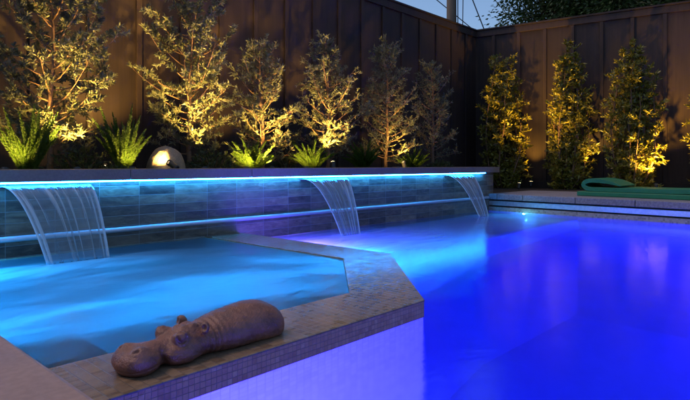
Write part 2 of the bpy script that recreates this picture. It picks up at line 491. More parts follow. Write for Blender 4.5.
# ------------------------------------------------------------------ signed-distance sculpting
def surface_nets(F, org, h):
    """vertices and quads of the zero level of the grid F"""
    nx, ny, nz = F.shape
    ins = F < 0
    c = [(i, j, k) for i in (0, 1) for j in (0, 1) for k in (0, 1)]
    sub = lambda A, o: A[o[0]:nx - 1 + o[0], o[1]:ny - 1 + o[1], o[2]:nz - 1 + o[2]]
    cnt = np.zeros((nx - 1, ny - 1, nz - 1))
    acc = np.zeros((nx - 1, ny - 1, nz - 1, 3))
    for a in range(8):
        for b in range(a + 1, 8):
            df = [c[b][q] - c[a][q] for q in range(3)]
            if sum(abs(x) for x in df) != 1:
                continue
            fa, fb = sub(F, c[a]), sub(F, c[b])
            cr = sub(ins, c[a]) != sub(ins, c[b])
            t = np.where(cr, fa / np.where(fa - fb == 0, 1, fa - fb), 0)
            cnt += cr
            for q in range(3):
                acc[..., q] += np.where(cr, c[a][q] + t * df[q], 0)
    act = cnt > 0
    ids = -np.ones(act.shape, dtype=np.int64)
    ids[act] = np.arange(act.sum())
    cell = np.argwhere(act)
    V = (cell + acc[act] / cnt[act][:, None]) * h + np.array(org)
    Q = []
    for ax in range(3):
        o1, o2 = [(1, 2), (2, 0), (0, 1)][ax]
        lo = [slice(None)] * 3
        hi = [slice(None)] * 3
        lo[ax], hi[ax] = slice(0, -1), slice(1, None)
        ch = ins[tuple(lo)] != ins[tuple(hi)]
        e = np.argwhere(ch)
        ok = (e[:, o1] > 0) & (e[:, o2] > 0) & (e[:, o1] < F.shape[o1] - 1) & (e[:, o2] < F.shape[o2] - 1)
        e = e[ok]
        flip = ins[tuple(lo)][tuple(e.T)]
        qs = []
        for d1, d2 in ((1, 1), (0, 1), (0, 0), (1, 0)):
            k = e.copy()
            k[:, o1] -= d1
            k[:, o2] -= d2
            qs.append(ids[tuple(k.T)])
        q = np.stack(qs, 1)
        q[~flip] = q[~flip][:, ::-1]
        Q.append(q)
    Q = np.concatenate(Q)
    return V, Q[(Q >= 0).all(1)]


def ell(X, Y, Z, c, r, rot=0.0, tilt=0.0):
    x, y, z = X - c[0], Y - c[1], Z - c[2]
    if rot:
        cs, sn = math.cos(rot), math.sin(rot)
        x, y = x * cs + y * sn, -x * sn + y * cs
    if tilt:
        cs, sn = math.cos(tilt), math.sin(tilt)
        x, z = x * cs + z * sn, -x * sn + z * cs
    k0 = np.sqrt((x / r[0]) ** 2 + (y / r[1]) ** 2 + (z / r[2]) ** 2)
    k1 = np.sqrt((x / r[0] ** 2) ** 2 + (y / r[1] ** 2) ** 2 + (z / r[2] ** 2) ** 2)
    return k0 * (k0 - 1) / np.maximum(k1, 1e-6)


def smin(a, b, k):
    h = np.clip(0.5 + 0.5 * (b - a) / k, 0, 1)
    return b * (1 - h) + a * h - k * h * (1 - h)


def smax(a, b, k):
    return -smin(-a, -b, k)


def net_object(name, F, org, h, mat, loc=(0, 0, 0), relax=1):
    V, Q = surface_nets(F, org, h)
    me = bpy.data.meshes.new(name)
    me.from_pydata(V.tolist(), [], Q.tolist())
    me.polygons.foreach_set('use_smooth', [True] * len(me.polygons))
    me.materials.append(MT[mat])
    me.update()
    o = bpy.data.objects.new(name, me)
    o.location = loc
    o['_loc'] = tuple(map(float, loc))
    COL.objects.link(o)
    if relax:
        s = o.modifiers.new('Smooth', 'SMOOTH')
        s.factor, s.iterations = 0.5, relax
    return o


# ------------------------------------------------------------------ pool, spa, decks
def far_x(y):                     # pool's far edge runs almost square to the raised wall
    return 6.50 - (WALL_Y - y) * 0.085


PX0, PY0 = 0.375, -3.6
POOL_FLOOR = -1.35
SPA_IN = [(PX0, 1.517), (1.664, 1.517), (2.25, 2.10), (2.25, WALL_Y), (PX0, WALL_Y)]
SPA_OUT = [(PX0, 1.22), (1.769, 1.22), (2.56, 2.01), (2.56, WALL_Y)]

# pool basin: plaster floor and walls, open to the water above
m = MB()
fx0, fx1 = far_x(WALL_Y), far_x(PY0)
pool_poly = [(PX0, PY0), (fx1, PY0), (fx0, WALL_Y), (2.56, WALL_Y), (2.56, 2.01), (1.769, 1.22), (PX0, 1.22)]
m.sheet(pool_poly, POOL_FLOOR)
zt = {0: -0.10, 1: -0.235, 2: -0.26, 3: -0.24, 4: -0.24, 5: -0.24, 6: -0.10}
for i in (0, 1, 2, 6):
    a, b = pool_poly[i], pool_poly[(i + 1) % 7]
    m.add([(a[0], a[1], POOL_FLOOR), (b[0], b[1], POOL_FLOOR), (b[0], b[1], zt[i]), (a[0], a[1], zt[i])], [(0, 3, 2, 1)])
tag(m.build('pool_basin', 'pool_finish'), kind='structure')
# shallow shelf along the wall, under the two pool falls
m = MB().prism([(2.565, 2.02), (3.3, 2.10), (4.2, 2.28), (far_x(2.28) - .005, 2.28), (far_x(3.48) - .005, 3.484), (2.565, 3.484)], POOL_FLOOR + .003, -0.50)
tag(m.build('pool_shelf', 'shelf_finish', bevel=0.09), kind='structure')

wp = [(PX0 - .004, PY0 - .004), (fx1 + .006, PY0 - .004), (fx0 + .006, WALL_Y + .004), (2.555, WALL_Y + .004), (2.555, 2.0128), (1.7665, 1.2245), (PX0 - .004, 1.2245)]
tag(MB().sheet(wp, Z_WATER).build('pool_water', 'pool_water'), kind='structure')

# spa: wall (dam) with mosaic, floor, bench and water
dam = thing('spa_wall', (1.77, 1.22, POOL_FLOOR), 'low brown mosaic wall around the raised spa, with the statue on it', 'wall')
ring_o = [(PX0, 1.22), (1.769, 1.22), (2.56, 2.01), (2.56, WALL_Y - .003)]
ring_i = [(PX0, 1.517), (1.664, 1.517), (2.25, 2.10), (2.25, WALL_Y - .003)]


def ring(o, i, z0, z1):
    b = MB()
    n = len(o)
    vs = [(x, y, z) for z in (z0, z1) for x, y in o] + [(x, y, z) for z in (z0, z1) for x, y in i]
    O0, O1, I0, I1 = 0, n, 2 * n, 3 * n
    fs = []
    for k in range(n - 1):
        fs.append((O1 + k, O1 + k + 1, I1 + k + 1, I1 + k))
        fs.append((O0 + k, I0 + k, I0 + k + 1, O0 + k + 1))
        fs.append((O0 + k, O0 + k + 1, O1 + k + 1, O1 + k))
        fs.append((I0 + k, I1 + k, I1 + k + 1, I0 + k + 1))
    fs.append((O0, O1, I1, I0))
    fs.append((O0 + n - 1, I0 + n - 1, I1 + n - 1, O1 + n - 1))
    return b.add(vs, fs)


ring(ring_o, ring_i, Z_DAM - 0.006, Z_DAM).build('stone_top', 'dam_top', dam, bevel=0.002)
off_o = [(PX0, 1.222), (1.768, 1.222), (2.557, 2.011), (2.557, WALL_Y - .003)]
off_i = [(PX0, 1.515), (1.665, 1.515), (2.252, 2.099), (2.252, WALL_Y - .003)]
ring(off_o, off_i, -0.219, Z_DAM - 0.006).build('mosaic_band', 'mosaic', dam)
tag(ring([(x, y + 0.0) for x, y in [(PX0, 1.226), (1.767, 1.226), (2.553, 2.012), (2.553, WALL_Y - .003)]],
         [(PX0, 1.513), (1.666, 1.513), (2.254, 2.098), (2.254, WALL_Y - .003)], POOL_FLOOR + .002, -0.219).build('wall_base', 'white_mosaic', dam), 'pale plaster base under water')

b = MB().sheet([(PX0, 1.517), (1.66, 1.517), (2.25, 2.10), (2.25, WALL_Y - .004), (PX0, WALL_Y - .004)], -0.95)
sp = [(PX0, 1.517), (1.664, 1.517), (2.25, 2.10), (2.25, WALL_Y - .004), (PX0 + .002, WALL_Y - .004)]
for i in range(5):
    a, c = sp[i], sp[(i + 1) % 5]
    b.add([(a[0], a[1], -0.95), (c[0], c[1], -0.95), (c[0], c[1], Z_DAM - .02), (a[0], a[1], Z_DAM - .02)], [(0, 3, 2, 1)])
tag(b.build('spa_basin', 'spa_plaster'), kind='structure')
tag(MB().prism([(PX0 + .004, 1.521), (0.70, 1.521), (0.70, 1.84), (PX0 + .004, 1.84)], -0.945, -0.185).build('spa_step', 'dark_mosaic', bevel=0.01),
    'dark mosaic step just under the spa water by the foreground deck', 'step')


def spa_surface():
    import bmesh
    bm = bmesh.new()
    poly = [(PX0 + .004, 1.5195), (1.663, 1.5195), (2.248, 2.101), (2.248, WALL_Y - .006), (PX0 + .004, WALL_Y - .006)]
    n = 120
    vs = [[bm.verts.new((PX0 - .05 + 1.98 * i / n, 1.48 + 2.04 * j / n, 0)) for j in range(n + 1)] for i in range(n + 1)]
    for i in range(n):
        for j in range(n):
            bm.faces.new((vs[i][j], vs[i + 1][j], vs[i + 1][j + 1], vs[i][j + 1]))
    for k in range(5):
        a, b = poly[k], poly[(k + 1) % 5]
        nrm = (b[1] - a[1], -(b[0] - a[0]), 0)
        bmesh.ops.bisect_plane(bm, geom=bm.verts[:] + bm.edges[:] + bm.faces[:], plane_co=(a[0], a[1], 0), plane_no=nrm, clear_outer=True, dist=1e-5)
    for v in bm.verts:
        x, y = v.co.x, v.co.y
        ed = max(0.0, min(1.0, min((y - 1.52) / .25, (x - PX0) / .1, (2.25 - x) / .25, ((2.1 - y) - (2.25 - x)) / -.3 if y < 2.3 else 1.0)))
        hump = 0.022 * math.exp(-((x - 1.22) / .42) ** 2 - ((y - 2.93) / .20) ** 2)
        hump += 0.010 * math.exp(-((x - .80) / .25) ** 2 - ((y - 2.1) / .16) ** 2)
        hump -= 0.012 * math.exp(-((x - 1.23) / .20) ** 2 - ((y - 3.14) / .06) ** 2)
        wave = 0.0018 * math.sin(5 * x + 9 * y + 1.3 * math.sin(3 * x)) + 0.0008 * math.sin(11 * y - 4 * x)
        v.co.z = Z_SPA - .002 + (hump + wave) * ed
    me = bpy.data.meshes.new('spa_water')
    bm.to_mesh(me)
    bm.free()
    me.polygons.foreach_set('use_smooth', [True] * len(me.polygons))
    me.materials.append(MT['spa_water'])
    o = bpy.data.objects.new('spa_water', me)
    COL.objects.link(o)
    tag(o, kind='structure')


spa_surface()

# decks
b = MB().box(-5.0, PX0 - .40, PY0, WALL_Y - .004, -0.09, 0.0)
tag(MB().prism([(-4.0, -8), (12, -8), (12, PY0), (PX0, PY0), (PX0, WALL_Y - .004), (-4.0, WALL_Y - .004)], -0.10, 0.0).build('pool_deck', 'deck', bevel=0.012), kind='structure')
# far deck of coping slabs with open joints
slab = MB()
ys = [WALL_Y + .02]
for px in (497, 522.5, 575, 635):
    a, c = ray(px)
    d = (6.50 - 0.085 * WALL_Y) / (a - 0.085 * c)
    ys.append(c * d)
while ys[-1] > PY0 + .5:
    ys.append(ys[-1] - 0.62)
ys.append(PY0 + .004)
back_x = 7.80
far_deck = thing('far_coping', (6.5, 0, -0.07), 'grey coping slabs edging the far side of the pool under the green mats', 'coping')
for i in range(len(ys) - 1):
    y0, y1 = ys[i + 1] + .003, ys[i] - .003
    if y1 - y0 < .03:
        continue
    x1b = back_x if i > 0 else back_x
    y1c = min(y1, WALL_Y - 0.004) if i == 0 else y1
    MB().prism([(far_x(y0), y0), (back_x, y0), (back_x, y1c), (far_x(y1c), y1c)], -0.07, 0.0).build('slab', 'coping', far_deck, bevel=0.004)


def strip(z0, z1, back, depth, mat, name, par, y0=PY0 + .004, y1=WALL_Y - .004):
    return MB().prism([(far_x(y0) + back, y0), (far_x(y0) + back + depth, y0), (far_x(y1) + back + depth, y1), (far_x(y1) + back, y1)], z0, z1).build(name, mat, par)


strip(-0.165, -0.072, 0.05, 0.1, 'dark_gap', 'shade_strip', far_deck)  # black strip painted as the shadow line under the coping
strip(-0.146, -0.090, 0.012, 0.036, 'steel', 'steel_channel', far_deck)
strip(-0.27, -0.166, 0.002, 0.1, 'grey_mosaic', 'tile_band', far_deck)
# bed soil, raised bed soil, ground beyond
m = MB().prism([(back_x + .003, -8), (10.6, -8), (8.9, 5.0), (6.75, 5.0), (6.75, WALL_Y + .003), (back_x + .003, WALL_Y + .003)], -0.1, -0.012)
tag(m.build('planting_bed', 'soil'), kind='structure')
m = MB()
for x0, x1, y0, y1 in ((-80, 120, 5.2, 110), (-80, 120, -100, -8), (-80, -4.0, -8, 5.2), (12, 120, -8, 5.2)):
    m.box(x0, x1, y0, y1, -0.6, -0.06)
tag(m.build('ground', 'ground'), kind='structure')

# ------------------------------------------------------------------ raised planter wall
WX0, WX1 = -2.2, 6.63
CAP0, CAP1 = 0.275, 0.346
wall = thing('planter_wall', (2.2, WALL_Y, -0.9), 'long raised slate tile wall with lit cap that pours the three waterfalls', 'wall')
m = MB().box(WX0, WX1, WALL_Y, WALL_Y + 0.22, -1.3, CAP0)
m.box(WX1 - 0.22, WX1, WALL_Y + 0.22, 4.985, -0.1, CAP0)
m.build('tile_face', 'wall_tile', wall)
# cap stones with butt joints
x = WX0 - 0.05
m = MB()
caps = []
while x < WX1 + 0.05:
    x2 = min(x + 0.98, WX1 + 0.09)
    if WX1 + 0.09 - x2 < 0.3:
        x2 = WX1 + 0.09
    MB().box(x + .0015, x2 - .0015, WALL_Y - 0.045, WALL_Y + 0.27, CAP0, CAP1).build('cap_stone', 'cap', wall, bevel=0.004)
    x = x2
    if x >= WX1 + 0.089:
        break
MB().box(WX1 - 0.24, WX1 + 0.09, WALL_Y + 0.273, 4.985, CAP0, CAP1).build('cap_stone', 'cap', wall, bevel=0.004)
MB().box(WX0, 6.35, WALL_Y - 0.041, WALL_Y - 0.026, CAP0 - 0.0090, CAP0 - 0.0015).build('led_strip', 'led', wall)
rail = MB().tube([(WX0, WALL_Y - .032, -0.043), (6.44, WALL_Y - .032, -0.043)], 0.0165, 14)
rl = rail.build('rail', 'rail_steel', wall, smooth=True)
m = MB()
xx = WX0 + .3
while xx < 6.4:
    m.box(xx - .008, xx + .008, WALL_Y - .030, WALL_Y - .001, -0.052, -0.034)
    xx += 1.21
m.build('rail_bracket', 'steel', rl)
tag(MB().box(WX0, WX1 - 0.225, WALL_Y + .223, 4.99, -0.1, 0.30).build('raised_bed', 'soil'), kind='structure')


# ------------------------------------------------------------------ waterfalls
def waterfall(xa, xb, xc, xd, y_end, z_end, label):
    t = thing('waterfall', ((xa + xb) / 2, WALL_Y, z_end), label, 'waterfall', 'waterfalls pouring from the raised wall')
    off = Vector(t['_loc'])
    nu, nv = 48, 26
    z0 = CAP0 - 0.020
    y0 = WALL_Y - 0.012
    vs, uvs, fs = [], [], []
    for j in range(nv + 1):
        s = j / nv
        for i in range(nu + 1):
            u = i / nu
            e = s ** 0.9
            w0 = xa + (xb - xa) * u
            w1 = xc + (xd - xc) * u
            k = min(1.0, s * 1.02)
            y = y0 + (y_end - y0) * k
            z = z0 + (z_end - z0) * k * k
            x = w0 + (w1 - w0) * (k ** 1.05)
            y += 0.006 * math.sin(u * 21 + s * 2) * s + 0.004 * math.sin(u * 47 + 1.3) * s
            vs.append((x - off.x, y - off.y, z - off.z))
            uvs.append((u, s))
    for j in range(nv):
        for i in range(nu):
            a = j * (nu + 1) + i
            fs.append((a, a + nu + 1, a + nu + 2, a + 1))
    me = bpy.data.meshes.new('water_sheet')
    me.from_pydata(vs, [], fs)
    lay = me.uv_layers.new(name='flow')
    for lp in me.loops:
        lay.data[lp.index].uv = uvs[lp.vertex_index]
    me.polygons.foreach_set('use_smooth', [True] * len(me.polygons))
    me.materials.append(MT['sheet'])
    o = bpy.data.objects.new('water_sheet', me)
    COL.objects.link(o)
    o.parent = t
    sol = o.modifiers.new('Solidify', 'SOLIDIFY')
    sol.thickness = 0.003
    MB().box(xa - .012, xb + .012, WALL_Y - .018, WALL_Y - .001, z0 - .009, z0 - .004).build('spout', 'steel', t)
    return t


waterfall(0.935, 1.42, 1.065, 1.395, 3.14, Z_SPA - .004, 'broad waterfall pouring into the raised spa')
waterfall(3.21, 3.76, 3.31, 3.53, 3.10, Z_WATER - .004, 'waterfall dropping into the pool just past the spa corner, between the other two')
waterfall(5.46, 6.02, 5.58, 5.77, 3.10, Z_WATER - .004, 'farthest and smallest waterfall, beside the end of the raised wall')


# ------------------------------------------------------------------ hippo statue
def hippo():
    h = 0.0027
    x0, x1, y0, y1, z0, z1 = -0.03, 0.63, -0.14, 0.14, -0.012, 0.155
    X, Y, Z = np.meshgrid(np.arange(x0, x1, h), np.arange(y0, y1, h), np.arange(z0, z1, h), indexing='ij')
    YA = np.abs(Y)
    E = lambda c, r, rot=0.0, tilt=0.0: ell(X, YA, Z, c, r, rot, tilt)
    f = ell(X, Y, Z, (0.060, 0, 0.028), (0.064, 0.064, 0.045))                       # muzzle
    f = smin(f, E((0.050, 0.036, 0.034), (0.045, 0.034, 0.034)), 0.015)                # muzzle lobes
    f = smin(f, E((0.044, 0.034, 0.061), (0.022, 0.018, 0.014)), 0.012)                # nostril mounds
    f = smin(f, ell(X, Y, Z, (0.135, 0, 0.036), (0.085, 0.042, 0.036), 0, -0.16), 0.018)
    f = smin(f, ell(X, Y, Z, (0.205, 0, 0.044), (0.070, 0.064, 0.046)), 0.022)         # skull
    f = smin(f, E((0.180, 0.042, 0.028), (0.062, 0.036, 0.036)), 0.018)                # jowls
    f = smin(f, E((0.172, 0.042, 0.076), (0.026, 0.019, 0.017)), 0.012)                # eye mounds
    f = smin(f, ell(X, Y, Z, (0.215, 0, 0.078), (0.034, 0.034, 0.018)), 0.015)         # forehead
    f = smin(f, E((0.232, 0.018, 0.090), (0.012, 0.010, 0.008)), 0.008)                # crown bumps
    f = smin(f, E((0.200, 0.014, 0.090), (0.010, 0.008, 0.006)), 0.008)
    f = smin(f, ell(X, Y, Z, (0.300, 0, 0.040), (0.105, 0.078, 0.052)), 0.028)         # neck
    f = smin(f, ell(X, Y, Z, (0.385, 0, 0.042), (0.105, 0.096, 0.068)), 0.035)         # shoulder
    f = smin(f, ell(X, Y, Z, (0.480, 0, 0.040), (0.112, 0.100, 0.077)), 0.035)         # back
    f = smin(f, E((0.520, 0.045, 0.030), (0.070, 0.058, 0.060)), 0.02)                 # rump
    # folds on neck and cheeks
    nk = np.exp(-((X - 0.285) / 0.035) ** 2)
    f = f + 0.0022 * nk * np.sin(X * 330 + YA * 40)
    f = f + 0.0006 * np.exp(-((X - 0.40) / 0.06) ** 2) * np.sin(X * 210 + Z * 60)
    # mouth corner cleft and mouth line
    cleft = ell(X, YA, Z, (0.117, 0.060, 0.020), (0.006, 0.026, 0.045), 0, 0.35)
    f = smax(f, -cleft, 0.008)
    ml = np.sqrt((Z - 0.016 - 0.10 * np.clip(X - .02, 0, .08)) ** 2)
    shell = np.where((X < 0.11), 0.0026 * np.exp(-(ml / 0.0022) ** 2), 0)
    f = f + shell
    # nostrils
    f = smax(f, -E((0.030, 0.038, 0.070), (0.010, 0.0055, 0.008), 0.5), 0.004)
    # eyes: socket ring, ball, upper lid fold
    d = np.sqrt((X - 0.166) ** 2 + (YA - 0.058) ** 2 + (Z - 0.078) ** 2)
    f = f + 0.0026 * np.exp(-((d - 0.0140) / 0.0026) ** 2) - 0.0022 * np.exp(-((d - 0.0200) / 0.0035) ** 2)
    f = smin(f, d - 0.0106, 0.002)
    f = smin(f, E((0.168, 0.054, 0.0885), (0.015, 0.010, 0.0040), 0.25), 0.006)
    f = f + 0.0016 * np.exp(-((d - 0.0255) / 0.003) ** 2)
    # ears
    ear = E((0.248, 0.060, 0.090), (0.0125, 0.0185, 0.0190), 0.55)
    ear = smax(ear, -E((0.2340, 0.069, 0.093), (0.0095, 0.0112, 0.0122), 0.55), 0.003)
    f = smin(f, ear, 0.005)
    # hide texture
    f = f + 0.0006 * (np.sin(X * 300 + 3 * np.sin(Y * 120)) * np.sin(Y * 260 + 2 * np.sin(Z * 150)) + np.sin(Z * 340 + X * 90) * 0.6)
    f = smax(f, -(Z - 0.0), 0.004)
    f = smax(f, X - 0.582 - 0.0 * Z, 0.030)
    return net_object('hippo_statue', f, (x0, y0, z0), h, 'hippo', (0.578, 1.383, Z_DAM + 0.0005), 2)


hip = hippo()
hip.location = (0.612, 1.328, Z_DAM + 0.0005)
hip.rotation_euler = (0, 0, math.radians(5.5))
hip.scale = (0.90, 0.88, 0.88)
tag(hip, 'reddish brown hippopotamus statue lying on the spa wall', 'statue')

# ------------------------------------------------------------------ fences
FTOP = 2.785
CORNER = Vector((8.863, 5.012))
RDIR = Vector((0.175, -0.985)).normalized()
RNRM = Vector((-RDIR.y * -1, 0))
RN = Vector((-0.985, -0.175)).normalized()      # toward the pool


def fence(origin, dirv, nrm, length, gap, first, label, bw=0.055):
    t = thing('fence', (origin.x, origin.y, -0.06), label, 'fence')

    def slab(s0, s1, n0, n1, z0, z1, name, par=t, bevel=0.0):
        p = [origin + dirv * s0 + nrm * n0, origin + dirv * s1 + nrm * n0, origin + dirv * s1 + nrm * n1, origin + dirv * s0 + nrm * n1]
        pp = [(q.x, q.y) for q in p]
        ar = sum(pp[i][0] * pp[(i + 1) % 4][1] - pp[(i + 1) % 4][0] * pp[i][1] for i in range(4))
        if ar < 0:
            pp.reverse()
        return MB().prism(pp, z0, z1).build(name, 'fence', par, bevel=bevel)
    # sheet panels between the battens, each a touch out of plane
    edges = [0.0]
    s = first
    while s < length:
        edges.append(s)
        s += gap
    edges.append(length)
    for i in range(len(edges) - 1):
        w = random.uniform(-.002, .002)
        slab(edges[i] + .004, edges[i + 1] - .004, -0.025 + w, 0.0 + w, -0.06, FTOP - .012, 'board_panel')
    for s in edges[1:-1]:
        slab(s - bw / 2, s + bw / 2, 0.003, 0.026, -0.06, FTOP - 0.125, 'batten', bevel=0.003)
    slab(0, length, 0.003, 0.030, FTOP - 0.12, FTOP - .014, 'top_rail', bevel=0.004)
    slab(0, length, -0.06, 0.05, FTOP - .012, FTOP + 0.016, 'fence_cap', bevel=0.004)
    slab(0, length, 0.003, 0.028, -0.055, 0.10, 'bottom_rail', bevel=0.004)
    return t


fence(CORNER + Vector((0.05, 0)), Vector((-1, 0)), Vector((0, -1)), 11.5, 0.462, 0.40, 'dark board fence running along behind the raised planter, with the pole above it')
fence(CORNER + Vector((0.0, 0.03)), RDIR, RN, 9.5, 0.437, 0.36, 'dark batten fence at the far end of the pool, below the big trees')


# ------------------------------------------------------------------ planting
def bed_tree(px, y, top, hw, nl, label, lean=0.0, crown_low=0.18, shape='cone', lsize=1.0):
    x, y, d = on_y(px, y)
    z0 = 0.30
    zt = z_at(top, d)
    H = zt - z0
    R = hw * d / FOC
    t = thing('small_tree', (x, y, z0), label, 'tree', 'small trees in the raised planter')
    rs = random.Random(int(px * 13))
    tr = MB()
    pts, rad = [], []
    bx, by = 0.0, 0.0
    for k in range(11):
        s = k / 10
        bx += rs.uniform(-.012, .012) + lean * 0.1 * H * 0.5
        by += rs.uniform(-.012, .012)
        pts.append((x + bx, y + by, z0 - .03 + (H * 0.97 + .03) * s))
        rad.append(0.020 * (1 - s) ** 0.8 + 0.003)
    tr.tube(pts, rad, 8)
    P, D = [], []
    nb = int(26 + H * 22)
    tips = []
    for k in range(nb):
        s = crown_low + (1 - crown_low) * (k + rs.random() * .6) / nb
        i = min(9, int(s * 10))
        q = Vector(pts[i]).lerp(Vector(pts[i + 1]), s * 10 - i)
        az = k * 2.399 + rs.uniform(-.5, .5)
        sv = (s - crown_low) / (1 - crown_low)
        if shape == 'cone':
            r = R * (0.25 + 0.85 * math.sin(math.pi * min(1, 0.30 + 0.70 * sv)) ** 0.9) * (1 - 0.30 * sv)
        else:
            r = R * (0.45 + 0.65 * math.sin(math.pi * (0.12 + 0.80 * sv)))
        r *= rs.uniform(0.55, 1.12)
        rise = r * rs.uniform(0.15, 0.75) * (1 + sv)
        bp = []
        for j in range(6):
            u = j / 5
            bp.append(q + Vector((math.cos(az) * r * u, math.sin(az) * r * u, rise * u ** 1.4 - 0.05 * r * math.sin(u * 3.1))))
        tr.tube(bp, [0.0065 * (1 - .8 * j / 5) for j in range(6)], 5)
        bd = (bp[-1] - bp[0]).normalized()
        # twigs
        for w in range(rs.randint(7, 12)):
            u = rs.uniform(0.25, 1.0)
            jj = min(4, int(u * 5))
            a = bp[jj].lerp(bp[jj + 1], u * 5 - jj)
            dv = (bd + Vector((rs.gauss(0, .7), rs.gauss(0, .7), rs.gauss(0.25, .5)))).normalized()
            ln = rs.uniform(0.05, 0.13) * (0.7 + 0.5 * (1 - sv))
            e = a + dv * ln
            tr.tube([a, e], [0.0022, 0.0012], 3, caps=False)
            tips.append((a, e, dv))
    per = max(3, int(nl / len(tips)))
    for a, e, dv in tips:
        for _ in range(per):
            u = rs.random() ** 0.6
            P.append(a.lerp(e, u))
            D.append(dv * 0.75 + Vector((rs.gauss(0, .6), rs.gauss(0, .6), rs.gauss(0.1, .55))))
    tr.build('trunk', 'trunk', t, smooth=True)
    P, D = np.array([tuple(p) for p in P]), np.array([tuple(p) for p in D])
    n = len(P)
    leaves_mesh('crown', 'leaf_tree', P, D, lsize * RNG.uniform(0.026, 0.050, n), lsize * RNG.uniform(0.008, 0.0125, n), t)
    return t


bed_tree(50, 4.30, -30, 62, 22000, 'tallest planter tree, wide and airy, at the left edge behind the ferns', shape='round', crown_low=0.12)
bed_tree(190, 4.35, 6, 46, 17000, 'round topped planter tree behind the pale rock', shape='round', crown_low=0.12)
bed_tree(262, 4.30, 44, 31, 7000, 'planter tree with a glowing base, first one left of the middle waterfall', shape='cone', crown_low=0.10)
bed_tree(327, 4.30, 42, 38, 8500, 'pointed cone shaped planter tree standing above the middle waterfall', shape='cone', crown_low=0.10)
bed_tree(386, 4.30, 46, 36, 8000, 'dim grey planter tree, second from the fence corner', shape='cone', crown_low=0.10)
bed_tree(432, 4.20, 64, 27, 5000, 'smallest darkest planter tree, nearest the end of the raised wall', shape='cone', crown_low=0.12)


def foxtail(px, y, h, nplume, label, spread=1.0, seed=1, z0=0.30, fat=1.0):
    x, y, d = on_y(px, y)
    t = thing('foxtail_fern', (x, y, z0), label, 'fern', 'foxtail ferns along the planter edge')
    rs = random.Random(seed * 101 + int(px))
    P, D, L = [], [], []
    stems = MB()
    for k in range(nplume):
        az = k * 2.399 + rs.uniform(-.4, .4)
        tilt = (0.06 + 0.60 * math.sqrt((k + .5) / nplume)) * spread
        ln = h * rs.uniform(0.75, 1.1) * (1.05 - 0.25 * k / nplume)
        c = Vector((x + rs.uniform(-.03, .03), y + rs.uniform(-.03, .03), z0 - .01))
        pts = []
        for j in range(13):
            u = j / 12
            th = tilt * (0.55 + 0.75 * u)
            c2 = c + Vector((math.cos(az) * math.sin(th), math.sin(az) * math.sin(th), math.cos(th))) * (ln / 12)
            pts.append(c.copy())
            c = c2
        stems.tube(pts, [0.0035 * (1 - .8 * j / 12) for j in range(13)], 4, caps=False)
        for _ in range(900):
            u = rs.random() ** 0.85
            i = min(11, int(u * 12))
            q = pts[i].lerp(pts[i + 1], u * 12 - i) if i < 12 else pts[-1]
            ax = (pts[min(i + 1, 12)] - pts[i]).normalized()
            r = 0.027 * fat * (math.sin(math.pi * min(1, 0.16 + 0.84 * u)) ** 0.7) * (1 - .35 * u) + 0.004
            v = Vector((rs.gauss(0, 1), rs.gauss(0, 1), rs.gauss(0, 1)))
            v = (v - ax * v.dot(ax)).normalized()
            P.append(q)
            D.append(v + ax * 0.9)
            L.append(r * rs.uniform(.7, 1.25))
    stems.build('stem', 'leaf_fern', t)
    n = len(P)
    leaves_mesh('fronds', 'leaf_fern', np.array([tuple(p) for p in P]), np.array([tuple(p) for p in D]), np.array(L), RNG.uniform(0.003, 0.0052, n), t)
    return t


foxtail(28, 3.97, 0.46, 32, 'foxtail fern with tall upright plumes at the left edge', 1.05, 1)
foxtail(124, 4.00, 0.48, 31, 'foxtail fern just left of the pale rock', 1.0, 2)
foxtail(252, 3.98, 0.34, 35, 'foxtail fern glowing yellow at the foot of the tree left of the middle waterfall', 1.7, 3)
foxtail(312, 4.00, 0.37, 31, 'foxtail fern directly above the middle waterfall', 1.7, 4)
foxtail(364, 4.02, 0.37, 31, 'dim foxtail fern between the two lit ones right of the middle waterfall', 1.7, 5)
foxtail(412, 4.00, 0.30, 24, 'small foxtail fern nearest the end of the planter', 1.7, 6)


def low_shrub(px, y, r, h, n, label, z0=0.30):
    x, y, d = on_y(px, y)
    t = thing('low_shrub', (x, y, z0), label, 'shrub', 'low shrubs between the trees')
    u = RNG.normal(size=(n, 3))
    u /= np.linalg.norm(u, axis=1, keepdims=True)
    u[:, 2] = np.abs(u[:, 2])
    rr = RNG.random(n) ** 0.4
    P = np.array([x, y, z0]) + u * rr[:, None] * np.array([r, r, h])
    leaves_mesh('foliage', 'leaf_low', P, u + RNG.normal(size=(n, 3)) * .6, RNG.uniform(.03, .055, n), RNG.uniform(.010, .018, n), t)
    b = MB()
    for k in range(7):
        a = k * 0.9
        b.tube([(x, y, z0 - .02), (x + math.cos(a) * r * .5, y + math.sin(a) * r * .5, z0 + h * .7)], [.006, .002], 5)
    b.build('stem', 'trunk', t)


low_shrub(82, 4.25, 0.26, 0.20, 700, 'dark low shrub between the two leftmost ferns')
low_shrub(213, 4.15, 0.24, 0.20, 700, 'dark low shrub right of the pale rock')
low_shrub(120, 3.84, 0.09, 0.045, 260, 'flat little green mound at the planter edge in front of the second fern')
low_shrub(286, 4.35, 0.20, 0.20, 500, 'dark low shrub behind and between the two ferns around the middle waterfall')
low_shrub(440, 3.98, 0.20, 0.12, 500, 'dark low shrub at the end of the planter')


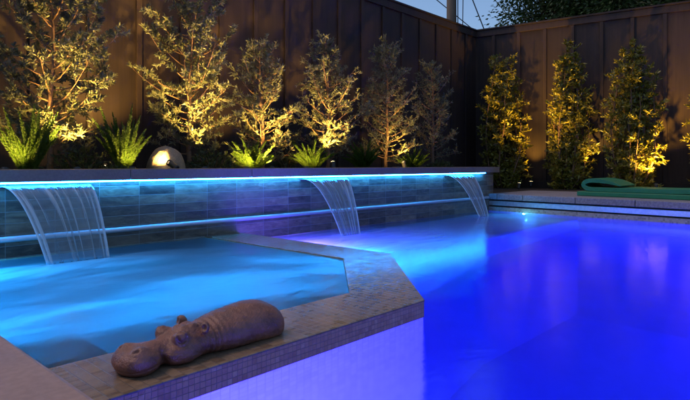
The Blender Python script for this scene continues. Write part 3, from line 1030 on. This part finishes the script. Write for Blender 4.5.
def wall_shrub(px, top, hw, n, label, off=0.42, z0=-0.012, stake=None):
    a, c = ray(px)
    o = CORNER + RN * off
    # intersection of the ray with the line o + s*RDIR
    det = a * RDIR.y - c * RDIR.x
    d = (o.x * RDIR.y - o.y * RDIR.x) / det
    x, y = a * d, c * d
    H = z_at(top, d) - z0
    R = hw * d / FOC
    t = thing('column_shrub', (x, y, z0), label, 'shrub', 'column shrubs against the far fence')
    rs = random.Random(int(px))
    st = MB()
    P, D = [], []
    ns = 12
    for k in range(ns):
        az = k * 2.4
        top_s = rs.uniform(0.62, 1.0) if k else 1.0
        rr = R * rs.uniform(0.25, 0.95) if k else R * .1
        pts = []
        for j in range(9):
            u = j / 8
            w = (0.5 + 0.5 * math.sin(math.pi * (0.05 + 0.75 * u))) * (1 - 0.35 * u ** 3) * rr * min(1, 0.35 + 4 * u)
            pts.append(Vector((x + math.cos(az + .6 * u) * w * 0.8 + rs.uniform(-.02, .02), y + math.sin(az + .6 * u) * w * 0.8 + rs.uniform(-.02, .02), z0 - .02 + H * top_s * u)))
        st.tube(pts, [0.013 * (1 - .8 * j / 8) for j in range(9)], 5)
        tw = int(52 * top_s)
        for w in range(tw):
            u = 0.02 + 0.98 * ((w + rs.random()) / tw) ** 1.15
            u = min(u, 0.999)
            j = min(7, int(u * 8))
            q = pts[j].lerp(pts[j + 1], u * 8 - j)
            dv = Vector((rs.gauss(0, 1), rs.gauss(0, 1), rs.gauss(.4, .5))).normalized()
            ln = rs.uniform(.08, .24) * (R / 0.42) * (1 - .4 * u)
            e = q + dv * ln
            st.tube([q, e], [.003, .0015], 3, caps=False)
            for _ in range(max(3, int(n / (ns * 11)))):
                P.append(q.lerp(e, rs.random() ** .6))
                D.append(dv * .7 + Vector((rs.gauss(0, .7), rs.gauss(0, .7), rs.gauss(.15, .6))))
    st.build('stem', 'trunk', t)
    m_ = len(P)
    leaves_mesh('foliage', 'leaf_shrub', np.array([tuple(p) for p in P]), np.array([tuple(p) for p in D]), RNG.uniform(.045, .085, m_), RNG.uniform(.020, .032, m_), t)
    if stake:
        sx, sy = x + RN.x * -.08 + RDIR.x * stake[0], y + RN.y * -.08 + RDIR.y * stake[0]
        MB().box(sx - .014, sx + .014, sy - .014, sy + .014, z0 - .02, z_at(stake[1], d)).build('stake', 'stake', t)
    return Vector((x, y, z0)), d


SH = []
SH.append(wall_shrub(503, 54, 31, 2600, 'brightly uplit column shrub nearest the fence corner'))
SH.append(wall_shrub(566, 40, 31, 2600, 'dimly lit column shrub behind the rolled end of the green mat', stake=(0.0, 60)))
SH.append(wall_shrub(634, 40, 31, 3000, 'widest column shrub, staked and uplit from its right side, behind the green mats', stake=(0.12, 61)))
SH.append(wall_shrub(714, 78, 27, 2200, 'column shrub cut off by the right edge'))


# pale rock with a lamp in front
def rock():
    x, y, d = on_y(166, 4.08)
    h = 0.006
    X, Y, Z = np.meshgrid(np.arange(-.16, .16, h), np.arange(-.14, .14, h), np.arange(-.03, .20, h), indexing='ij')
    f = ell(X, Y, Z, (0, 0, 0.03), (0.115, 0.10, 0.135))
    f = smin(f, ell(X, Y, Z, (.05, .02, .02), (.07, .07, .10)), .03)
    f = f + .004 * np.sin(X * 40 + 2 * np.sin(Y * 30)) * np.sin(Z * 44 + Y * 20) + 0.0015 * np.sin(X * 130) * np.sin(Y * 120 + Z * 90)
    f = np.maximum(f, -(Z + .015))
    o = net_object('rock', f, (-.16, -.14, -.03), h, 'rock', (x, y, 0.30), 2)
    o.scale = (1.35, 1.2, 1.35)
    return tag(o, 'rounded pale rock in the planter, lit by a black spotlight', 'rock')


rock()

WARM = (1.0, 0.58, 0.115)
AMBER = (1.0, 0.53, 0.075)


def uplight(x, y, z0, target, power, label, angle=75, color=WARM, hgt=0.07, blend=0.7, name='uplight', radius=0.02):
    t = thing(name, (x, y, z0), label, 'garden light', 'black spotlights under the plants')
    c = Vector((x, y, z0 + hgt))
    dv = (Vector(target) - c).normalized()
    b = MB()
    b.tube([c - dv * .055, c - dv * .045, c + dv * .03, c + dv * .032], [.016, .022, .024, .026], 14)
    b.tube([c + dv * .0325, c + dv * .050], [.026, .027], 14, caps=False)
    b.build('housing', 'black_metal', t)
    MB().tube([(x, y, z0 - .04), (x, y, z0 + hgt - .045), tuple(c - dv * .03)], .006, 8).build('stake', 'black_metal', t)
    MB().tube([c + dv * .034, c + dv * .037], .021, 14).build('lens', 'lens', t)
    lamp('SPOT', 'spotlight', c + dv * .056, power, color, t, target, radius, angle, blend)
    return t


def up_px(px, y, tpx, ty, tpy, power, label, angle=75, z0=0.30, **k):
    x, yy, d = on_y(px, y)
    tx, tyy, td = on_y(tpx, ty)
    return uplight(x, yy, z0, (tx, tyy, z_at(tpy, td)), power, label, angle, **k)


up_px(78, 3.81, 52, 4.35, 20, 330, 'low spotlight behind the wall cap, aimed up into the tallest planter tree', 70, z0=0.282, hgt=0.022)
up_px(104, 4.42, 102, 5.0, 10, 230, 'spotlight hidden behind the second fern, washing the fence', 85, z0=0.26)
up_px(173, 3.86, 153, 4.08, 152, 60, 'black spotlight standing in front of the pale rock', 75)
up_px(205, 3.81, 192, 4.40, 50, 460, 'low spotlight behind the wall cap, aimed up into the round topped tree', 62, z0=0.282, hgt=0.022)
up_px(225, 4.50, 228, 5.0, 60, 70, 'spotlight hidden at the fence between the round topped tree and its right neighbour', 75, z0=0.26)
up_px(272, 3.82, 262, 4.35, 80, 380, 'low spotlight behind the wall cap, aimed up into the tree left of the middle waterfall', 62, z0=0.282, hgt=0.022)
up_px(333, 3.86, 326, 4.35, 85, 380, 'black spotlight below the cone shaped tree by the middle waterfall', 62)
up_px(404, 3.90, 394, 4.35, 110, 110, 'black spotlight by the small fern near the end of the planter', 60)
up_px(4, 3.80, 16, 4.1, 90, 42, 'low spotlight behind the wall cap, lighting the leftmost fern', 110, hgt=0.022, z0=0.282)
up_px(133, 3.80, 124, 4.1, 100, 26, 'low spotlight behind the wall cap, lighting the fern left of the pale rock', 110, hgt=0.022, z0=0.282)
up_px(246, 3.80, 254, 4.15, 100, 58, 'low spotlight behind the wall cap, lighting the fern left of the middle waterfall', 110, hgt=0.022, z0=0.282)
up_px(306, 3.80, 314, 4.15, 100, 46, 'low spotlight behind the wall cap, lighting the fern above the middle waterfall', 110, hgt=0.022, z0=0.282)
up_px(398, 3.80, 404, 4.15, 110, 45, 'low spotlight behind the wall cap, lighting the small end fern', 110, hgt=0.022, z0=0.282)


def up_far(px, row, target_off, power, label, angle=60, h=1.5, **k):
    a, c = ray(px)
    d = (ZC + 0.012) * FOC / (row - HOR)
    x, y = a * d, c * d
    t = Vector((x, y, 0)) + Vector((target_off[0], target_off[1], h))
    return uplight(x, y, -0.012, t, power, label, angle, hgt=0.08, blend=0.9, **k)


up_far(519, 190.3, (0.24, -0.14), 520, 'black spotlight at the foot of the shrub nearest the fence corner', 92, color=AMBER)
up_far(656, 192.3, (0.08, 0.05), 420, 'black spotlight behind the green mats at the foot of the widest shrub', 115, color=AMBER)
up_far(531, 188.2, (0.30, 0.05), 150, 'added unseen spotlight against the far fence between the first two column shrubs', 62, color=AMBER)  # extra lamp, put in only for the amber wash on the fence
up_far(673, 190.0, (0.30, 0.05), 150, 'added unseen spotlight against the far fence right of the widest column shrub', 62, color=AMBER)  # second added wash lamp, there to light the boards behind the shrubs
up_far(592, 190.4, (0.6, 0.1), 170, 'dim spotlight hidden behind the rolled green mat', 60)


# ------------------------------------------------------------------ green foam mats on the far deck
def foam_mat(prof, x0, x1, name, label):
    """prof: closed outline in (along, height), extruded across the mat"""
    o = MB()
    n = len(prof)
    ybase = 2.466
    sl = 0.085
    vs = []
    for xx in (x0, x1):
        for (s, z) in prof:
            y = ybase - s
            vs.append((xx - (2.466 - y) * sl, y, z))
    fs = [(i, (i + 1) % n, n + (i + 1) % n, n + i) for i in range(n)]
    fs += [tuple(range(n - 1, -1, -1)), tuple(range(n, 2 * n))]
    o.add(vs, fs)
    ob = o.build(name, 'foam_green', None, bevel=0.008)
    return tag(ob, label, 'foam mat', 'green foam mats stacked on the far deck')


foam_mat([(0, 0.001), (1.9, 0.001), (1.9, 0.056), (0, 0.056)], 6.78, 7.36, 'foam_mat', 'flat green foam mat lying at the bottom of the pair on the far deck')
# upper mat: rolled pillow end with an open loop
outer, inner = [], []
T = 0.050
base = 0.0585
cx, rz = 0.175, 0.066
pts = []
pts.append((1.95, base + T / 2 + .004))
pts.append((1.4, base + T / 2 + 0.01))
pts.append((1.0, base + T / 2))
pts.append((0.5, base + T / 2))
for k in range(11):
    a = -math.pi / 2 - math.pi * k / 10
    pts.append((cx + 0.105 * math.cos(a), base + T / 2 + 0.052 + 0.052 * math.sin(a)))
pts += [(0.26, base + T / 2 + 0.101), (0.36, base + T / 2 + 0.088), (0.44, base + T / 2 + 0.066), (0.50, base + T + 0.020)]
L_, R_ = [], []
for i, p in enumerate(pts):
    a = Vector(pts[max(0, i - 1)])
    c = Vector(pts[min(len(pts) - 1, i + 1)])
    dd = (c - a).normalized()
    nn = Vector((-dd.y, dd.x))
    tw = T / 2 * (1.0 if i < len(pts) - 3 else (0.8, 0.55, 0.25)[i - len(pts) + 3])
    L_.append((p[0] + nn.x * tw, p[1] + nn.y * tw))
    R_.append((p[0] - nn.x * tw, p[1] - nn.y * tw))


def ribbon_mat(L, R, x0, x1, label):
    sl = 0.085
    n = len(L)
    vs = []
    for xx in (x0, x1):
        for (s, z) in L + R:
            vs.append((xx - s * sl, 2.466 - s, max(z, 0.0575)))
    m2 = 2 * n
    fs = []
    for k in range(n - 1):
        fs.append((k, k + 1, n + k + 1, n + k))                    # near face
        fs.append((m2 + k, m2 + n + k, m2 + n + k + 1, m2 + k + 1))
        fs.append((k, m2 + k, m2 + k + 1, k + 1))
        fs.append((n + k, n + k + 1, m2 + n + k + 1, m2 + n + k))
    fs.append((0, n, m2 + n, m2))
    fs.append((n - 1, m2 + n - 1, m2 + 2 * n - 1, 2 * n - 1))
    ob = MB().add(vs, fs).build('foam_mat', 'foam_green', None, bevel=0.006)
    return tag(ob, label, 'foam mat', 'green foam mats stacked on the far deck')


ribbon_mat(L_, R_, 6.80, 7.36, 'green foam mat with a rolled pillow end, on top of the flat mat')

# ------------------------------------------------------------------ beyond the fence
def cam_pt(px, py, d):
    t = (px - 345.0) / FOC
    return Vector((FW[0] * d + RT[0] * t * d, FW[1] * d + RT[1] * t * d, z_at(py, d)))


pb = cam_pt(451.5, 165, 14.0)
pole = thing('utility_pole', (pb.x, pb.y, -0.06), 'weathered wooden utility pole rising behind the fence', 'utility pole')
MB().tube([(pb.x, pb.y, -0.1), (pb.x, pb.y, 4.0), (pb.x, pb.y, 8.5)], [0.15, 0.125, 0.105], 16).build('post', 'pole', pole, smooth=True)
MB().box(pb.x - 0.9, pb.x + 0.9, pb.y - .19, pb.y - .11, 7.7, 7.8).build('crossarm', 'pole', pole)
MB().tube([(pb.x + .10, pb.y - .13, 0.2), (pb.x + .10, pb.y - .12, 8.2)], 0.012, 8).build('conduit', 'cable', pole)


def power_line(pts, r, label):
    a, bq, sag = pts
    P = []
    for k in range(15):
        u = k / 14
        p = Vector(a).lerp(Vector(bq), u)
        p.z -= sag * 4 * u * (1 - u)
        P.append(p)
    tag(MB().tube(P, r, 6).build('power_line', 'cable', None, smooth=True), label, 'cable', 'cables by the utility pole')


def line_through(p0, d0, p1, d1, ext=1.0):
    a, c = cam_pt(p0[0], p0[1], d0), cam_pt(p1[0], p1[1], d1)
    return a + (a - c) * ext, c + (c - a) * ext * .4


a, c = line_through((437, 0), 15.5, (475, 31), 15.5, 2.0)
power_line((a, c, 0.0), 0.013, 'thin cable slanting down past the pole')
power_line((cam_pt(463.5, -40, 15), cam_pt(462.5, 40, 15), 0.0), 0.012, 'thin cable hanging straight down right of the pole')
a, c = line_through((472.7, 0), 15, (484, 29), 15, 2.0)
power_line((a, c, 0.0), 0.017, 'thickest dark cable slanting down towards the fence corner')
a, c = line_through((495, 0), 18, (512, 20), 18, 2.0)
power_line((a, c, 0.0), 0.012, 'faint cable beside the tree crown over the far fence')


def back_tree(px, d, zc, rx, rz, n, label, seed):
    p = cam_pt(px, 165, d)
    t = thing('back_tree', (p.x, p.y, -0.06), label, 'tree', 'trees beyond the far fence')
    rs = random.Random(seed)
    b = MB()
    b.tube([(p.x, p.y, -.1), (p.x + .05, p.y, zc * .5), (p.x, p.y + .05, zc)], [.20, .14, .07], 10)
    P, D = [], []
    cl = []
    for k in range(46):
        u = Vector((rs.gauss(0, 1), rs.gauss(0, 1), rs.gauss(0, 1))).normalized() * (rs.random() ** .45)
        q = Vector((p.x + u.x * rx, p.y + u.y * rx, zc + u.z * rz))
        cl.append(q)
        b.tube([(p.x, p.y, zc * .6 + .2 * (q.z - zc * .6)), tuple(Vector((p.x, p.y, zc * .8)).lerp(q, .5) + Vector((0, 0, .1))), tuple(q)], [.05, .03, .01], 5)
    per = n // len(cl)
    for q in cl:
        rr = rs.uniform(.35, .75)
        for _ in range(per):
            v = Vector((rs.gauss(0, 1), rs.gauss(0, 1), rs.gauss(0, .8)))
            P.append(tuple(q + v * rr * .5))
            D.append(tuple(v + Vector((0, 0, -.3))))
    b.build('trunk', 'trunk', t)
    m_ = len(P)
    leaves_mesh('crown', 'leaf_far', np.array(P), np.array(D), RNG.uniform(.07, .14, m_), RNG.uniform(.035, .06, m_), t)


back_tree(560, 13.5, 5.0, 1.2, 1.5, 20000, 'dark tree beyond the far fence, over the dimly lit shrub', 3)
back_tree(640, 12.8, 4.3, 2.0, 1.3, 26000, 'mid green tree with the broadest crown beyond the far fence', 5)
back_tree(715, 11.8, 4.3, 1.5, 1.3, 16000, 'tree beyond the far fence at the right edge', 8)


# ------------------------------------------------------------------ underwater lamps
def pool_lamp(loc, nrm, power, color, label, lens='blue_lens', r=0.07, lampoff=0.12):
    loc, nrm = Vector(loc), Vector(nrm).normalized()
    t = thing('pool_light', loc, label, 'pool light', 'underwater lights')
    MB().tube([loc - nrm * .002, loc + nrm * .022], [r * 1.2, r * 1.1], 24).build('bezel', 'steel', t)
    MB().tube([loc + nrm * .0225, loc + nrm * .030], [r * .92, r * .8], 24).build('lens', lens, t)
    lamp('POINT', 'underwater_lamp', loc + nrm * lampoff, power, color, t, None, r * .8)
    return t


BLUE = (0.012, 0.020, 1.0)
LAV = (0.135, 0.115, 1.0)
CYAN = (0.010, 0.33, 0.95)
pool_lamp((far_x(0.3) - .002, 0.3, -0.75), (-1, 0, 0), 520, BLUE, 'round blue pool light on the far pool wall under the green mats')
pool_lamp((far_x(-2.2) - .002, -2.2, -0.75), (-1, 0, 0), 250, BLUE, 'round blue pool light on the far pool wall outside the view')
pool_lamp((2.6, PY0 + .002, -0.75), (0, 1, 0), 700, BLUE, 'round blue pool light facing the spa wall')
pool_lamp((PX0 + .002, 0.1, -0.75), (1, 0, 0), 200, LAV, 'round blue pool light on the near pool wall below the deck')
pool_lamp((far_x(2.95) - .004, 2.95, -0.31), (-1, 0, 0.2), 13, (0.15, 0.8, 0.9), 'glowing pale green light by the farthest waterfall', 'cool_lens', 0.016, 0.08)
pool_lamp((2.56 + .003, 2.45, -0.36), (1, 0, 0), 65, CYAN, 'round cyan light low on the outer side of the spa wall below the middle waterfall', 'cool_lens', 0.05, 0.1)
pool_lamp((1.25, 1.517 + .003, -0.50), (0, 1, 0), 35, CYAN, 'round cyan light on the inner side of the spa wall behind the statue', 'cool_lens', 0.06, 0.12)
pool_lamp((PX0 + .003, 2.9, -0.50), (1, 0, 0), 30, CYAN, 'round cyan light inside the spa by the deck', 'cool_lens', 0.06, 0.12)
pool_lamp((PX0 + .003, 3.20, -0.42), (1, 0, 0), 64, CYAN, 'added unseen cyan light in the spa corner by the raised wall', 'cool_lens', 0.05, 0.16)  # extra lamp put in to brighten the foam where the sheet lands
pool_lamp((2.56 + .003, 2.95, -0.32), (1, 0, 0), 210, (0.14, 0.06, 1.0), 'round violet light in the corner of spa wall and raised wall', 'blue_lens', 0.05, 0.1)


# ------------------------------------------------------------------ sky, sun, camera
SUN_EL, SUN_ROT = math.radians(58.0), math.radians(320.0)
W = bpy.data.worlds.new('World')
S.world = W
W.use_nodes = True
nt = W.node_tree
bg = nt.nodes['Background']
sky = nt.nodes.new('ShaderNodeTexSky')
sky.sky_type = 'NISHITA'
sky.sun_disc = False
sky.ozone_density = 4.5
sky.sun_elevation = SUN_EL
sky.sun_rotation = SUN_ROT
nt.links.new(sky.outputs[0], bg.inputs[0])
bg.inputs[1].default_value = 0.15

sl = bpy.data.lights.new('sun', 'SUN')
sl.energy, sl.angle, sl.color = 1.15, math.radians(20), (1.0, 0.66, 0.50)
so = bpy.data.objects.new('sun', sl)
COL.objects.link(so)
sd = Vector((math.sin(SUN_ROT) * math.cos(SUN_EL), math.cos(SUN_ROT) * math.cos(SUN_EL), math.sin(SUN_EL)))
so.rotation_euler = sd.to_track_quat('Z', 'Y').to_euler()
so.location = sd * 30

cam = bpy.data.cameras.new('camera')
co = bpy.data.objects.new('camera', cam)
COL.objects.link(co)
cam.sensor_width = 36.0
cam.lens = FOC / 690.0 * 36.0
cam.shift_y = -(200.0 - HOR) / 690.0
cam.clip_start, cam.clip_end = 0.02, 400
co.location = (0, 0, ZC)
co.rotation_euler = (math.pi / 2, 0, HEAD - math.pi / 2)
S.camera = co

for o in bpy.data.objects:
    if '_loc' in o:
        del o['_loc']

S.render.engine = 'CYCLES'
S.cycles.use_denoising = True
try:
    S.cycles.denoiser = 'OPENIMAGEDENOISE'
except TypeError:
    pass
S.cycles.max_bounces = 10
S.cycles.diffuse_bounces = 4
S.cycles.transparent_max_bounces = 16
S.cycles.sample_clamp_indirect = 6.0
S.cycles.caustics_reflective = False
S.cycles.caustics_refractive = False
vs = S.view_settings
vs.view_transform = 'Standard'
vs.look = 'None'
vs.exposure = 0.0
vs.gamma = 1.0
vs.use_curve_mapping = False
